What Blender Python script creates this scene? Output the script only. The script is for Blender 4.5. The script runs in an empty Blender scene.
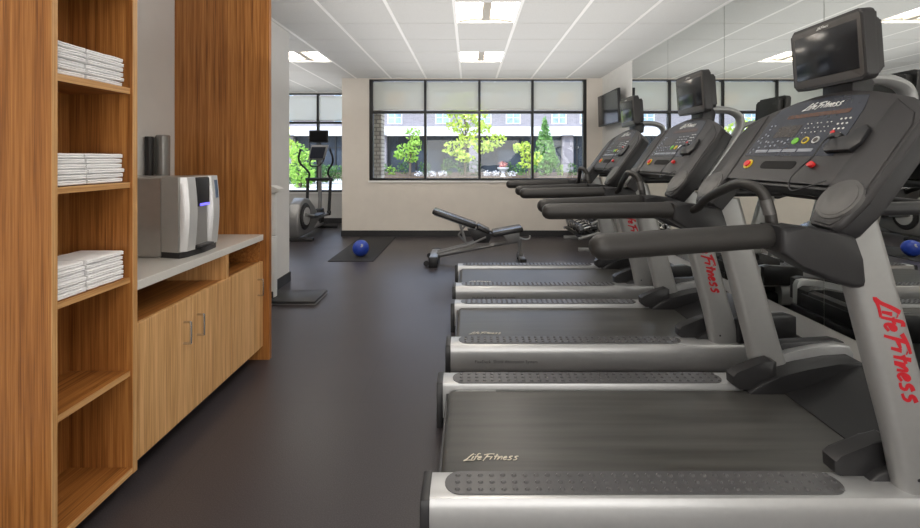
import bpy, bmesh, math, random
from mathutils import Vector, Matrix
random.seed(7)
S = bpy.context.scene
COL = S.collection
PI = math.pi
# ------------------------------------------------------------------ camera
F = 435.0; EYE = 1.37
cam = bpy.data.cameras.new('camera'); cam_o = bpy.data.objects.new('camera', cam); COL.objects.link(cam_o)
cam.sensor_width = 36; cam.sensor_fit = 'HORIZONTAL'; cam.lens = F/920*36
cam.shift_x = -9/920; cam.shift_y = -106/920
cam.clip_start = 0.05; cam.clip_end = 500
cam_o.location = (0, 0, EYE); cam_o.rotation_euler = (PI/2, 0, 0)
S.camera = cam_o
# ------------------------------------------------------------------ light
SKY = 2.2; SUN = 3.3; LAMP = 8.0; REAR = 56; UP = 47; SIDE = 30
S.view_settings.view_transform = 'Standard'; S.view_settings.look = 'None'
S.view_settings.gamma = 1; S.view_settings.exposure = 0.66; S.view_settings.use_curve_mapping = False
w = bpy.data.worlds.new('sky'); S.world = w; w.use_nodes = True
nt = w.node_tree; nt.nodes.clear()
wo = nt.nodes.new('ShaderNodeOutputWorld'); bg = nt.nodes.new('ShaderNodeBackground')
tc = nt.nodes.new('ShaderNodeTexCoord'); sx = nt.nodes.new('ShaderNodeSeparateXYZ')
rp = nt.nodes.new('ShaderNodeValToRGB')
rp.color_ramp.elements[0].position = 0.0; rp.color_ramp.elements[0].color = (.85, .9, 1, 1)
rp.color_ramp.elements[1].position = 0.7; rp.color_ramp.elements[1].color = (.45, .62, 1, 1)
nt.links.new(tc.outputs['Generated'], sx.inputs[0]); nt.links.new(sx.outputs[2], rp.inputs[0])
nt.links.new(rp.outputs[0], bg.inputs[0]); bg.inputs[1].default_value = SKY
nt.links.new(bg.outputs[0], wo.inputs[0])
sl = bpy.data.lights.new('sun', 'SUN'); sl.energy = SUN; sl.angle = math.radians(1.5); sl.color = (1, .95, .86)
so = bpy.data.objects.new('sun', sl); COL.objects.link(so); so.rotation_euler = (math.radians(42), 0, math.radians(-28))

def area(name, loc, rot, sx_, sy_, e, col=(1, .97, .93)):
    l = bpy.data.lights.new(name, 'AREA'); l.shape = 'RECTANGLE'; l.size = sx_; l.size_y = sy_; l.energy = e; l.color = col
    o = bpy.data.objects.new(name, l); COL.objects.link(o); o.location = loc; o.rotation_euler = rot; return o
area('fill_behind_camera', (.1, -2.25, 1.45), (math.radians(103), 0, 0), 4.2, 2.0, REAR)       # added fill standing in for daylight; the rear wall has no window
area('ceiling_fill', (.36, 3.5, 2.02), (PI, 0, 0), 3.4, 7.8, UP)                        # added up-light without a fixture, brightens the ceiling
area('ceiling_fill_side', (-3.85, 5.6, 2.1), (PI, 0, 0), 3.0, 6.4, SIDE)  # second added up-light, over the alcove side, also without a fixture

# ------------------------------------------------------------------ materials
def nodes(name):
    m = bpy.data.materials.new(name); m.use_nodes = True
    t = m.node_tree; b = t.nodes['Principled BSDF']
    return m, t, b
def N(t, kind, **kw):
    n = t.nodes.new(kind)
    for k, v in kw.items():
        if k in n.inputs: n.inputs[k].default_value = v
        else: setattr(n, k, v)
    return n
def c4(c): return (c[0], c[1], c[2], 1)
def mat(name, c, rough=.5, metal=0, spec=.5, noise=0, nscale=40, bump=0, coat=0, emit=None, estr=0):
    m, t, b = nodes(name)
    b.inputs['Base Color'].default_value = c4(c); b.inputs['Roughness'].default_value = rough
    b.inputs['Metallic'].default_value = metal; b.inputs['Specular IOR Level'].default_value = spec
    b.inputs['Coat Weight'].default_value = coat
    tcn = N(t, 'ShaderNodeTexCoord'); no = N(t, 'ShaderNodeTexNoise', Scale=nscale, Detail=4.0)
    t.links.new(tcn.outputs['Object'], no.inputs['Vector'])
    if noise:
        r = N(t, 'ShaderNodeValToRGB')
        r.color_ramp.elements[0].position = .3; r.color_ramp.elements[1].position = .7
        r.color_ramp.elements[0].color = c4([x*(1-noise) for x in c]); r.color_ramp.elements[1].color = c4([min(1, x*(1+noise)) for x in c])
        t.links.new(no.outputs[0], r.inputs[0]); t.links.new(r.outputs[0], b.inputs['Base Color'])
    if bump:
        bp = N(t, 'ShaderNodeBump', Strength=bump, Distance=.002)
        t.links.new(no.outputs[0], bp.inputs['Height']); t.links.new(bp.outputs[0], b.inputs['Normal'])
    if emit:
        b.inputs['Emission Color'].default_value = c4(emit); b.inputs['Emission Strength'].default_value = estr
    return m
def wood(name, scale, c0, c1, c2, rough=.38):
    m, t, b = nodes(name)
    tcn = N(t, 'ShaderNodeTexCoord'); mp = N(t, 'ShaderNodeMapping')
    mp.inputs['Scale'].default_value = scale
    t.links.new(tcn.outputs['Object'], mp.inputs[0])
    n1 = N(t, 'ShaderNodeTexNoise', Scale=1.0, Detail=3.0, Roughness=.6); t.links.new(mp.outputs[0], n1.inputs['Vector'])
    mp2 = N(t, 'ShaderNodeMapping'); mp2.inputs['Scale'].default_value = [s*4.5 for s in scale]
    t.links.new(tcn.outputs['Object'], mp2.inputs[0])
    n2 = N(t, 'ShaderNodeTexNoise', Scale=1.0, Detail=2.0); t.links.new(mp2.outputs[0], n2.inputs['Vector'])
    mx = N(t, 'ShaderNodeMix'); mx.data_type = 'FLOAT'; mx.inputs[0].default_value = .42
    t.links.new(n1.outputs[0], mx.inputs[2]); t.links.new(n2.outputs[0], mx.inputs[3])
    r = N(t, 'ShaderNodeValToRGB'); e = r.color_ramp.elements
    e[0].position = .36; e[0].color = c4(c0); e[1].position = .64; e[1].color = c4(c2)
    k = e.new(.49); k.color = c4(c1)
    t.links.new(mx.outputs[0], r.inputs[0]); t.links.new(r.outputs[0], b.inputs['Base Color'])
    b.inputs['Roughness'].default_value = rough
    bp = N(t, 'ShaderNodeBump', Strength=.08, Distance=.001)
    t.links.new(mx.outputs[0], bp.inputs['Height']); t.links.new(bp.outputs[0], b.inputs['Normal'])
    return m
W0, W1, W2 = (.20, .070, .016), (.36, .138, .033), (.52, .235, .066)
L0, L1, L2 = (.46, .235, .085), (.65, .365, .15), (.82, .51, .24)
M = {}
M['wood_v'] = wood('wood vertical grain', (55, 55, .9), W0, W1, W2)
M['wood_h'] = wood('wood lengthwise grain', (55, .9, 55), W0, W1, W2)
M['edge_v'] = wood('light wood edge', (60, 60, 1), (.45, .22, .075), (.58, .31, .12), (.72, .44, .2))
M['edge_h'] = wood('light wood shelf edge', (60, 1, 60), (.45, .22, .075), (.58, .31, .12), (.72, .44, .2))
M['door_v'] = wood('light wood door', (1, 50, .9), L0, L1, L2)
M['wall'] = mat('painted wall', (.70, .69, .67), .75, noise=.02, nscale=6)
M['wall_warm'] = mat('warm painted wall', (.79, .735, .665), .75, noise=.02, nscale=6)
M['wall_white'] = mat('white painted wall', (.78, .77, .74), .7, noise=.02, nscale=6)
M['base'] = mat('black rubber baseboard', (.03, .03, .032), .5, noise=.1)
M['tile'] = mat('acoustic tile', (.66, .66, .65), .9, noise=.04, nscale=120, bump=.2)
M['grid'] = mat('white ceiling grid', (.93, .92, .9), .45, noise=.01)
M['counter'] = mat('pale stone worktop', (.66, .645, .61), .18, noise=.08, nscale=300)
M['towel'] = mat('white terry cloth', (.93, .93, .94), .95, noise=.02, nscale=300, bump=.3)
M['black'] = mat('black plastic', (.018, .018, .02), .4, noise=.1)
M['blackmetal'] = mat('black metal frame', (.012, .012, .013), .4, noise=.1)
M['dark'] = mat('charcoal plastic', (.021, .0205, .022), .40, noise=.05, nscale=300, bump=.15)
M['foam'] = mat('dark foam grip', (.026, .024, .0225), .46, noise=.08, nscale=600, bump=.25)
M['console'] = mat('grey brown console plastic', (.031, .029, .030), .40, noise=.05, nscale=500, bump=.15)
M['silver'] = mat('silver painted metal', (.50, .505, .51), .3, .5, noise=.02)
M['upright'] = mat('silver grey paint', (.37, .37, .365), .38, .4, noise=.02)
M['pad'] = mat('textured grey foot pad', (.088, .087, .091), .32, noise=.05)
M['chrome'] = mat('brushed nickel', (.66, .64, .6), .25, 1, noise=.03)
M['steel'] = mat('stainless grey', (.50, .49, .47), .34, .7, noise=.03, nscale=20)
M['smoke'] = mat('smoky plastic tube', (.30, .30, .29), .25, .3, noise=.03)
M['lsilver'] = mat('light silver plastic', (.62, .62, .62), .3, .3, noise=.02)
M['screen'] = mat('dark glass screen', (.010, .010, .012), .16, noise=.1)
M['bezel'] = mat('monitor bezel', (.075, .068, .063), .4, noise=.05)
M['lcdblue'] = mat('blue grey display', (.12, .16, .24), .15, noise=.2)
M['dhead'] = mat('dark chrome dumbbell', (.16, .16, .165), .25, .8, noise=.1)
M['disc'] = mat('grey console cap', (.10, .097, .094), .4, .1, noise=.05)
M['navy'] = mat('navy overlay', (.028, .033, .05), .25, noise=.08)
M['red'] = mat('red lettering', (.55, .008, .02), .45, noise=.05)
M['redb'] = mat('red button', (.75, .03, .03), .35, noise=.03)
M['yellow'] = mat('yellow ring', (.75, .55, .03), .4, noise=.03)
M['green'] = mat('green button', (.2, .6, .05), .4, noise=.03)
M['white'] = mat('white print', (.8, .8, .78), .5, noise=.02)
M['lgrey'] = mat('light grey print', (.33, .35, .4), .5, noise=.02)
M['cream'] = mat('cream print', (.72, .66, .55), .5, noise=.02)
M['amber'] = mat('amber display', (.08, .035, .02), .25, noise=.3, nscale=120, emit=(.8, .25, .08), estr=.015)
M['lcd'] = mat('brown lcd', (.05, .04, .035), .25, noise=.2, nscale=60)
M['blue'] = mat('blue rubber', (.02, .06, .42), .38, noise=.1, bump=.2)
M['bluelight'] = mat('blue indicator', (.1, .1, .7), .3, noise=.1, emit=(.15, .12, .9), estr=1.2)
M['mat'] = mat('black exercise mat', (.022, .022, .024), .75, noise=.2, nscale=200)
M['vinyl'] = mat('black vinyl', (.022, .021, .022), .25, noise=.1)
M['ggrey'] = mat('grey gym frame', (.3, .3, .3), .35, .5, noise=.03)
M['offwhite'] = mat('off white plastic', (.72, .72, .70), .4, noise=.02)
M['lens'] = mat('lamp diffuser', (.9, .86, .78), .6, noise=.02, emit=(1, .92, .82), estr=LAMP)
M['basket'] = mat('perforated lamp basket', (.42, .38, .32), .5, noise=.05)
M['endplate'] = mat('lamp end reflector', (.75, .68, .56), .5, noise=.02)
M['gap'] = mat('dark void', (.01, .01, .01), .9, noise=.1)
m, t, b = nodes('mirror glass'); b.inputs['Base Color'].default_value = (.80, .82, .80, 1); b.inputs['Metallic'].default_value = 1; b.inputs['Roughness'].default_value = 0.0
M['mirror'] = m
# floor
m, t, b = nodes('speckled rubber floor')
tcn = N(t, 'ShaderNodeTexCoord'); vo = N(t, 'ShaderNodeTexNoise', Scale=260.0, Detail=2.0); bn = N(t, 'ShaderNodeTexNoise', Scale=1.3, Detail=3.0)
br = N(t, 'ShaderNodeTexBrick'); br.offset = 0.5
for k_, v_ in (('Scale', 1.0), ('Mortar Size', .0018), ('Brick Width', 1.22), ('Row Height', 1.22)): br.inputs[k_].default_value = v_
t.links.new(tcn.outputs['Object'], vo.inputs['Vector']); t.links.new(tcn.outputs['Object'], bn.inputs['Vector']); t.links.new(tcn.outputs['Object'], br.inputs['Vector'])
r = N(t, 'ShaderNodeValToRGB'); e = r.color_ramp.elements
e[0].position = .42; e[0].color = (.038, .032, .035, 1); e[1].position = .72; e[1].color = (.078, .068, .074, 1)
t.links.new(vo.outputs[0], r.inputs[0])
mx = N(t, 'ShaderNodeMix'); mx.data_type = 'RGBA'; mx.blend_type = 'MULTIPLY'; mx.inputs[0].default_value = .4
br.inputs['Color1'].default_value = (1, 1, 1, 1); br.inputs['Color2'].default_value = (.93, .93, .93, 1); br.inputs['Mortar'].default_value = (.3, .3, .3, 1)
t.links.new(r.outputs[0], mx.inputs[6]); t.links.new(br.outputs[0], mx.inputs[7]); t.links.new(mx.outputs[2], b.inputs['Base Color'])
rr = N(t, 'ShaderNodeMapRange'); rr.inputs[3].default_value = .30; rr.inputs[4].default_value = .42
t.links.new(bn.outputs[0], rr.inputs[0]); t.links.new(rr.outputs[0], b.inputs['Roughness'])
bp = N(t, 'ShaderNodeBump', Strength=.12, Distance=.001); t.links.new(vo.outputs[0], bp.inputs['Height']); t.links.new(bp.outputs[0], b.inputs['Normal'])
M['floor'] = m
# belt: brushed streaks along x, part wear, part reflected light put into the colour
m, t, b = nodes('worn belt with painted sheen')
tcn = N(t, 'ShaderNodeTexCoord'); mp = N(t, 'ShaderNodeMapping'); mp.inputs['Scale'].default_value = (1.2, 22, 1)
no = N(t, 'ShaderNodeTexNoise', Scale=1.0, Detail=4.0); t.links.new(tcn.outputs['Object'], mp.inputs[0]); t.links.new(mp.outputs[0], no.inputs['Vector'])
r = N(t, 'ShaderNodeValToRGB'); e = r.color_ramp.elements
e[0].position = .3; e[0].color = (.042, .041, .038, 1); e[1].position = .7; e[1].color = (.085, .083, .077, 1)
t.links.new(no.outputs[0], r.inputs[0]); t.links.new(r.outputs[0], b.inputs['Base Color'])
rr = N(t, 'ShaderNodeMapRange'); rr.inputs[3].default_value = .22; rr.inputs[4].default_value = .46
t.links.new(no.outputs[0], rr.inputs[0]); t.links.new(rr.outputs[0], b.inputs['Roughness'])
M['belt'] = m
# glass and shade cloth
m, t, b = nodes('window glass'); t.nodes.remove(b)
tr = N(t, 'ShaderNodeBsdfTransparent'); gl = N(t, 'ShaderNodeBsdfGlossy', Roughness=0.0); fr = N(t, 'ShaderNodeFresnel', IOR=1.45); ms = N(t, 'ShaderNodeMixShader')
tr.inputs[0].default_value = (.97, .985, .98, 1)
t.links.new(fr.outputs[0], ms.inputs[0]); t.links.new(tr.outputs[0], ms.inputs[1]); t.links.new(gl.outputs[0], ms.inputs[2])
t.links.new(ms.outputs[0], t.nodes['Material Output'].inputs[0]); M['glass'] = m
m, t, b = nodes('roller shade cloth'); t.nodes.remove(b)
tr = N(t, 'ShaderNodeBsdfTransparent'); tl = N(t, 'ShaderNodeBsdfTranslucent'); df = N(t, 'ShaderNodeBsdfDiffuse'); m1 = N(t, 'ShaderNodeMixShader'); m2 = N(t, 'ShaderNodeMixShader')
tr.inputs[0].default_value = (1, 1, .96, 1); tl.inputs[0].default_value = (.97, .95, .88, 1); df.inputs[0].default_value = (.9, .88, .8, 1)
m1.inputs[0].default_value = .8; m2.inputs[0].default_value = .30
t.links.new(df.outputs[0], m1.inputs[1]); t.links.new(tl.outputs[0], m1.inputs[2]); t.links.new(m1.outputs[0], m2.inputs[1]); t.links.new(tr.outputs[0], m2.inputs[2])
t.links.new(m2.outputs[0], t.nodes['Material Output'].inputs[0]); M['shade'] = m
# outdoors
def brick(name, c, c2, mortar, w_, h_):
    m, t, b = nodes(name); tcn = N(t, 'ShaderNodeTexCoord'); mp = N(t, 'ShaderNodeMapping'); mp.inputs['Rotation'].default_value = (PI/2, 0, 0)
    br = N(t, 'ShaderNodeTexBrick'); br.inputs['Color1'].default_value = c4(c); br.inputs['Color2'].default_value = c4(c2); br.inputs['Mortar'].default_value = c4(mortar)
    br.inputs['Scale'].default_value = 1; br.inputs['Brick Width'].default_value = w_; br.inputs['Row Height'].default_value = h_; br.inputs['Mortar Size'].default_value = .012
    t.links.new(tcn.outputs['Object'], mp.inputs[0]); t.links.new(mp.outputs[0], br.inputs['Vector']); t.links.new(br.outputs[0], b.inputs['Base Color'])
    b.inputs['Roughness'].default_value = .85; return m
M['brick'] = brick('grey brick', (.27, .25, .27), (.22, .205, .225), (.30, .28, .30), .4, .12)
M['obrick'] = brick('orange brick', (.5, .27, .13), (.42, .22, .1), (.45, .35, .28), .4, .12)
M['stone'] = brick('stacked stone', (.62, .55, .44), (.42, .36, .28), (.28, .24, .2), .13, .075)
M['band'] = mat('white fascia panel', (.62, .63, .66), .6, noise=.03, nscale=2)
M['storefront'] = mat('dark storefront glass', (.035, .045, .06), .3, 0, .15, noise=.5, nscale=.6)
M['winglass'] = mat('pale window glass', (.25, .36, .45), .15, noise=.3, nscale=1.5)
M['ground'] = mat('light concrete paving', (.55, .51, .45), .85, noise=.1, nscale=2)  # light beige concrete, the paving's own tone
M['soil'] = mat('planting bed mulch', (.10, .065, .04), .95, noise=.4, nscale=6)
M['bark'] = mat('tree bark', (.11, .085, .06), .9, noise=.3, nscale=20)
def leafm(name, a, b_):
    m, t, b = nodes(name); tcn = N(t, 'ShaderNodeTexCoord'); no = N(t, 'ShaderNodeTexNoise', Scale=3.5, Detail=3.0)
    t.links.new(tcn.outputs['Object'], no.inputs['Vector']); r = N(t, 'ShaderNodeValToRGB')
    r.color_ramp.elements[0].position = .35; r.color_ramp.elements[1].position = .65
    r.color_ramp.elements[0].color = c4(a); r.color_ramp.elements[1].color = c4(b_)
    t.links.new(no.outputs[0], r.inputs[0]); t.links.new(r.outputs[0], b.inputs['Base Color']); b.inputs['Roughness'].default_value = .6
    tl = N(t, 'ShaderNodeBsdfTranslucent'); t.links.new(r.outputs[0], tl.inputs[0]); ms = N(t, 'ShaderNodeMixShader'); ms.inputs[0].default_value = .35
    t.links.new(b.outputs[0], ms.inputs[1]); t.links.new(tl.outputs[0], ms.inputs[2]); t.links.new(ms.outputs[0], t.nodes['Material Output'].inputs[0]); return m
M['leaf_y'] = leafm('yellow green leaves', (.38, .52, .06), (.62, .72, .14))
M['leaf_b'] = leafm('bright green leaves', (.24, .46, .06), (.42, .62, .12))
M['leaf_g'] = leafm('green leaves', (.10, .26, .06), (.22, .42, .11))
M['leaf_d'] = leafm('hedge leaves', (.04, .10, .025), (.12, .24, .06))
M['flower'] = mat('white flowers', (.75, .73, .76), .8, noise=.3, nscale=8)
M['pink'] = mat('pink flowers', (.6, .22, .18), .8, noise=.3, nscale=8)

# ------------------------------------------------------------------ mesh helpers
class B:
    def __init__(s): s.bm = bmesh.new()
    def box(s, x0, x1, y0, y1, z0, z1, bev=0, seg=2):
        vs = [s.bm.verts.new((x, y, z)) for x in (x0, x1) for y in (y0, y1) for z in (z0, z1)]
        fs = []
        for f in ((0, 1, 3, 2), (4, 6, 7, 5), (0, 4, 5, 1), (2, 3, 7, 6), (0, 2, 6, 4), (1, 5, 7, 3)):
            fs.append(s.bm.faces.new([vs[i] for i in f]))
        if bev:
            es = list({e for f in fs for e in f.edges})
            bmesh.ops.bevel(s.bm, geom=es, offset=bev, segments=seg, profile=.5, affect='EDGES')
        return s
    def prism(s, pts, axis, a, b, bev=0, seg=2):
        """closed 2D outline pts extruded along axis from a to b; pts in the other two axes, in order"""
        def P(p, d):
            return {'x': (d, p[0], p[1]), 'y': (p[0], d, p[1]), 'z': (p[0], p[1], d)}[axis]
        v0 = [s.bm.verts.new(P(p, a)) for p in pts]; v1 = [s.bm.verts.new(P(p, b)) for p in pts]
        n = len(pts); fs = [s.bm.faces.new(v0), s.bm.faces.new(v1[::-1])]
        for i in range(n):
            j = (i+1) % n; fs.append(s.bm.faces.new([v0[j], v0[i], v1[i], v1[j]]))
        if bev:
            es = list(set(fs[0].edges) | set(fs[1].edges))
            bmesh.ops.bevel(s.bm, geom=es, offset=bev, segments=seg, profile=.5, affect='EDGES')
        return s
    def tube(s, pts, r, n=12, caps=True, flat=1.0, up=None):
        pts = [Vector(p) for p in pts]; rs = r if isinstance(r, (list, tuple)) else [r]*len(pts)
        prev = None; rings = []
        u = None
        for i, p in enumerate(pts):
            d = (pts[min(i+1, len(pts)-1)] - pts[max(i-1, 0)]).normalized()
            if u is None:
                a = Vector(up) if up else (Vector((0, 0, 1)) if abs(d.z) < .9 else Vector((1, 0, 0)))
                u = (a - d*a.dot(d)).normalized()
            else:
                u = (u - d*u.dot(d)).normalized()
            v = d.cross(u)
            rings.append([s.bm.verts.new(p + u*math.cos(2*PI*k/n)*rs[i] + v*math.sin(2*PI*k/n)*rs[i]*flat) for k in range(n)])
        for a, b in zip(rings, rings[1:]):
            for k in range(n): s.bm.faces.new([a[k], a[(k+1) % n], b[(k+1) % n], b[k]])
        if caps: s.bm.faces.new(rings[0][::-1]); s.bm.faces.new(rings[-1])
        return s
    def lathe(s, prof, c=(0, 0, 0), n=24, axis='z'):
        rings = []
        for r, h in prof:
            ring = []
            for k in range(n):
                a = 2*PI*k/n; x, y = r*math.cos(a), r*math.sin(a)
                q = {'z': (x, y, h), 'y': (x, h, y), 'x': (h, x, y)}[axis]
                ring.append(s.bm.verts.new((q[0]+c[0], q[1]+c[1], q[2]+c[2])))
            rings.append(ring)
        for a, b in zip(rings, rings[1:]):
            for k in range(n): s.bm.faces.new([a[k], a[(k+1) % n], b[(k+1) % n], b[k]])
        s.bm.faces.new(rings[0][::-1]); s.bm.faces.new(rings[-1]); return s
    def dome(s, x, y, z, r, h, n=6, t=None):
        base = [s.bm.verts.new((x+r*math.cos(2*PI*k/n), y+r*math.sin(2*PI*k/n), z)) for k in range(n)]
        mid = [s.bm.verts.new((x+.6*r*math.cos(2*PI*k/n), y+.6*r*math.sin(2*PI*k/n), z+h*.8)) for k in range(n)]
        top = s.bm.verts.new((x, y, z+h))
        for k in range(n):
            j = (k+1) % n; s.bm.faces.new([base[k], base[j], mid[j], mid[k]]); s.bm.faces.new([mid[k], mid[j], top])
        return s
    def xf(s, m): bmesh.ops.transform(s.bm, matrix=m, verts=s.bm.verts); return s
    def go(s, name, m, parent=None, smooth=True, angle=35):
        bmesh.ops.recalc_face_normals(s.bm, faces=s.bm.faces)
        me = bpy.data.meshes.new(name); s.bm.to_mesh(me); s.bm.free()
        for mm in (m if isinstance(m, (list, tuple)) else [m]): me.materials.append(mm)
        if smooth:
            me.shade_smooth(); me.set_sharp_from_angle(angle=math.radians(angle))
        o = bpy.data.objects.new(name, me); COL.objects.link(o)
        if parent: o.parent = parent
        return o
def thing(name, label, cat, loc=(0, 0, 0), rz=0, group=None):
    o = bpy.data.objects.new(name, None); COL.objects.link(o); o.empty_display_size = .1
    o.location = loc; o.rotation_euler = (0, 0, rz); return tag(o, label, cat, group)
def tag(o, label, cat, group=None, kind=None):
    o['label'] = label; o['category'] = cat
    if group: o['group'] = group
    if kind: o['kind'] = kind
    return o
def struct(o, parent=None):
    o['kind'] = 'structure'; return o
def dup(root, loc=None, label=None, group=None, rz=None):
    r = root.copy(); COL.objects.link(r)
    if loc is not None: r.location = loc
    if rz is not None: r.rotation_euler = (0, 0, rz)
    if label: r['label'] = label
    if group: r['group'] = group
    for ch in root.children:
        c = ch.copy(); COL.objects.link(c); c.parent = r
        for g in ch.children:
            d = g.copy(); COL.objects.link(d); d.parent = c
    return r
def smooth_path(pts, n=6):
    P = [Vector(p) for p in pts]; out = []
    for i in range(len(P)-1):
        p0 = P[max(i-1, 0)]; p1 = P[i]; p2 = P[i+1]; p3 = P[min(i+2, len(P)-1)]
        for k in range(n):
            t_ = k/n
            out.append(.5*((2*p1)+(-p0+p2)*t_+(2*p0-5*p1+4*p2-p3)*t_*t_+(-p0+3*p1-3*p2+p3)*t_**3))
    out.append(P[-1]); return out
# brush-script logo strokes, unit: cap height 1, runs to about x = 6.4
LOGO = [[(.75, 1.05), (.45, .65), (.15, .15), (-.15, -.12), (.3, -.02), (.95, -.04)],
        [(.82, .6), (.66, .08)], [(.92, .82), (.96, .88)],
        [(1.55, 1.0), (1.3, 1.02), (1.15, .6), (.95, -.05)], [(1.0, .55), (1.42, .6)],
        [(1.35, .3), (1.68, .42), (1.66, .58), (1.48, .52), (1.36, .25), (1.45, .05), (1.75, .18)],
        [(2.45, .98), (2.25, .5), (2.0, -.15)], [(1.95, .82), (2.5, .98), (3.1, 1.02)], [(2.2, .5), (2.75, .56)],
        [(2.9, .58), (2.72, .05)], [(3.02, .8), (3.06, .86)],
        [(3.45, .95), (3.2, .05)], [(3.15, .58), (3.65, .64)],
        [(3.72, .58), (3.55, .02), (3.7, .3), (3.95, .58), (4.05, .5), (3.95, .04)],
        [(4.2, .3), (4.52, .42), (4.5, .58), (4.32, .52), (4.2, .25), (4.3, .04), (4.6, .16)],
        [(5.2, .62), (4.95, .58), (4.85, .42), (5.08, .26), (4.98, .04), (4.68, .04)],
        [(5.85, .62), (5.58, .58), (5.48, .42), (5.72, .26), (5.6, .04), (5.3, .0)]]
def logo(name, m, parent, origin, ux, uy, h, wd=.09, lift=.0012):
    """strokes laid on a flat surface: ribbons with real thickness"""
    ux = Vector(ux).normalized(); uy = Vector(uy).normalized(); n = ux.cross(uy); o = Vector(origin); b_ = B()
    for st in LOGO:
        pts = smooth_path([(p[0], p[1], 0) for p in st], 3); k = len(pts); L = []; R = []
        for i, p in enumerate(pts):
            d = (pts[min(i+1, k-1)] - pts[max(i-1, 0)]).normalized(); q = Vector((-d.y, d.x, 0))
            ww = wd*(1.1 - .45*i/(k-1))
            p = Vector((p.x+.22*p.y, p.y, 0)); L.append(p+q*ww); R.append(p-q*ww)
        for z_ in (0, 1):
            vs = [[b_.bm.verts.new(o + (ux*v.x + uy*v.y)*h + n*lift*z_) for v in side] for side in (L, R)]
            if z_ == 0: low = vs
        for i in range(k-1):
            b_.bm.faces.new([vs[0][i], vs[1][i], vs[1][i+1], vs[0][i+1]])
            b_.bm.faces.new([low[0][i], vs[0][i], vs[0][i+1], low[0][i+1]]); b_.bm.faces.new([low[1][i], vs[1][i], vs[1][i+1], low[1][i+1]])
    return b_.go(name, m, parent, smooth=False)
def text(name, body, m, parent, origin, ux, uy, size, bold=0):
    cu = bpy.data.curves.new(name, 'FONT'); cu.body = body; cu.size = size; cu.extrude = .0004; cu.offset = bold; cu.resolution_u = 2
    tmp = bpy.data.objects.new('tmp', cu); COL.objects.link(tmp)
    dg = bpy.context.evaluated_depsgraph_get(); me = bpy.data.meshes.new_from_object(tmp.evaluated_get(dg)); bpy.data.objects.remove(tmp)
    ux = Vector(ux).normalized(); uy = Vector(uy).normalized(); n = ux.cross(uy)
    mm = Matrix((ux, uy, n)).transposed().to_4x4(); mm.translation = Vector(origin); me.transform(mm)
    me.materials.clear(); me.materials.append(m); me.name = name
    o = bpy.data.objects.new(name, me); COL.objects.link(o)
    if parent: o.parent = parent
    return o

# ------------------------------------------------------------------ the room
CZ = 2.767; XR = 2.33; XL = -2.0; YB = 7.6; YA = 9.17; XF = -5.6; YR = -2.4; PX = -2.22
struct(B().box(XF-.2, XR+.2, YR-.2, YA+.2, -.1, 0).go('floor', M['floor'], smooth=False))
# ceiling tiles drop below the lengthwise white bars
GX = -.136; GP = .612; GY = 3.886
b_ = B(); g_ = B()
lights = []
for k in (-3, -2, -1, 0, 1, 2): lights.append((0, GY + 1.8315*k) if k < 2 else None)
lights = [l for l in lights if l] + [(-4, GY+1.8315), (-6, GY), (-7, GY+1.8315), (-7, GY)]
lset = {(c, round((y-GY)/.6105)) for c, y in lights}
for i in range(-9, 5):
    x0 = max(GX + i*GP, XF); x1 = min(GX + (i+1)*GP, XR)
    if x1 - x0 < .03: continue
    for j in range(-11, 10):
        y0 = max(GY + j*.6105, YR); y1 = min(GY + (j+1)*.6105, YA)
        if y1 - y0 < .03 or (i, j) in lset: continue
        b_.box(x0+.017, x1-.017, y0+.005, y1-.005, CZ-.004, CZ+.02)
b_.go('ceiling', M['tile'], smooth=False)['kind'] = 'structure'
for i in range(-9, 5):
    x = GX + i*GP
    if x > XF and x < XR: g_.box(x-.016, x+.016, YR, YA, CZ-.0055, CZ+.03)
for j in range(-11, 10):
    y = GY + j*.6105
    if y > YR: g_.box(XF, XR, y-.005, y+.005, CZ+.018, CZ+.03)
for a_ in (XR-.022, XF): g_.box(a_, a_+.022, YR, YA, CZ-.006, CZ-.0)
struct(g_.go('trim_1', M['grid'], smooth=False))
struct(B().box(XF-.2, XR+.2, YR-.2, YA+.2, CZ+.16, CZ+.26).go('ceiling_deck', M['gap'], smooth=False))
WX0, WX1, SILL, ZT, ZM = -1.747, 2.06, .975, CZ-.02, 2.17
b_ = B(); b_.box(PX, WX0, YB, YB+.2, 0, CZ+.16); b_.box(WX1, XR, YB, YB+.2, 0, CZ+.16)
b_.box(WX0, WX1, YB, YB+.2, 0, SILL-.03); b_.box(WX0, WX1, YB, YB+.2, ZT, CZ+.16)
struct(b_.go('wall_back', M['wall_warm'], smooth=False))
struct(B().box(PX, PX+.14, YB+.2, YA+.2, 0, CZ+.16).go('wall_return', M['wall'], smooth=False))
b_ = B(); b_.box(XF, PX, YA, YA+.2, 0, .62); b_.box(XF, PX, YA, YA+.2, CZ-.03, CZ+.16); b_.box(-2.32, PX, YA, YA+.2, .62, CZ-.03)
struct(b_.go('wall_alcove', M['wall'], smooth=False))
struct(B().box(XL-.16, XL, YR, 4.84, 0, CZ+.16).go('wall_left', M['wall'], smooth=False))
struct(B().box(XF-.2, XF, YR, YA+.2, 0, CZ+.16).go('wall_far_left', M['wall'], smooth=False))
struct(B().box(XR, XR+.2, YR, YB+.2, 0, CZ+.16).go('wall_right', M['wall_white'], smooth=False))
struct(B().box(XF-.2, XR+.2, YR-.2, YR, 0, CZ+.16).go('wall_rear', M['wall'], smooth=False))
struct(B().box(PX-.012, XR-.013, YB-.012, YB, 0, .105).box(PX-.012, PX, YB-.012, YA, 0, .105).go('baseboard_back', M['base'], smooth=False))
struct(B().box(XF, PX-.013, YA-.012, YA, 0, .105).go('baseboard_alcove', M['base'], smooth=False))
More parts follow.
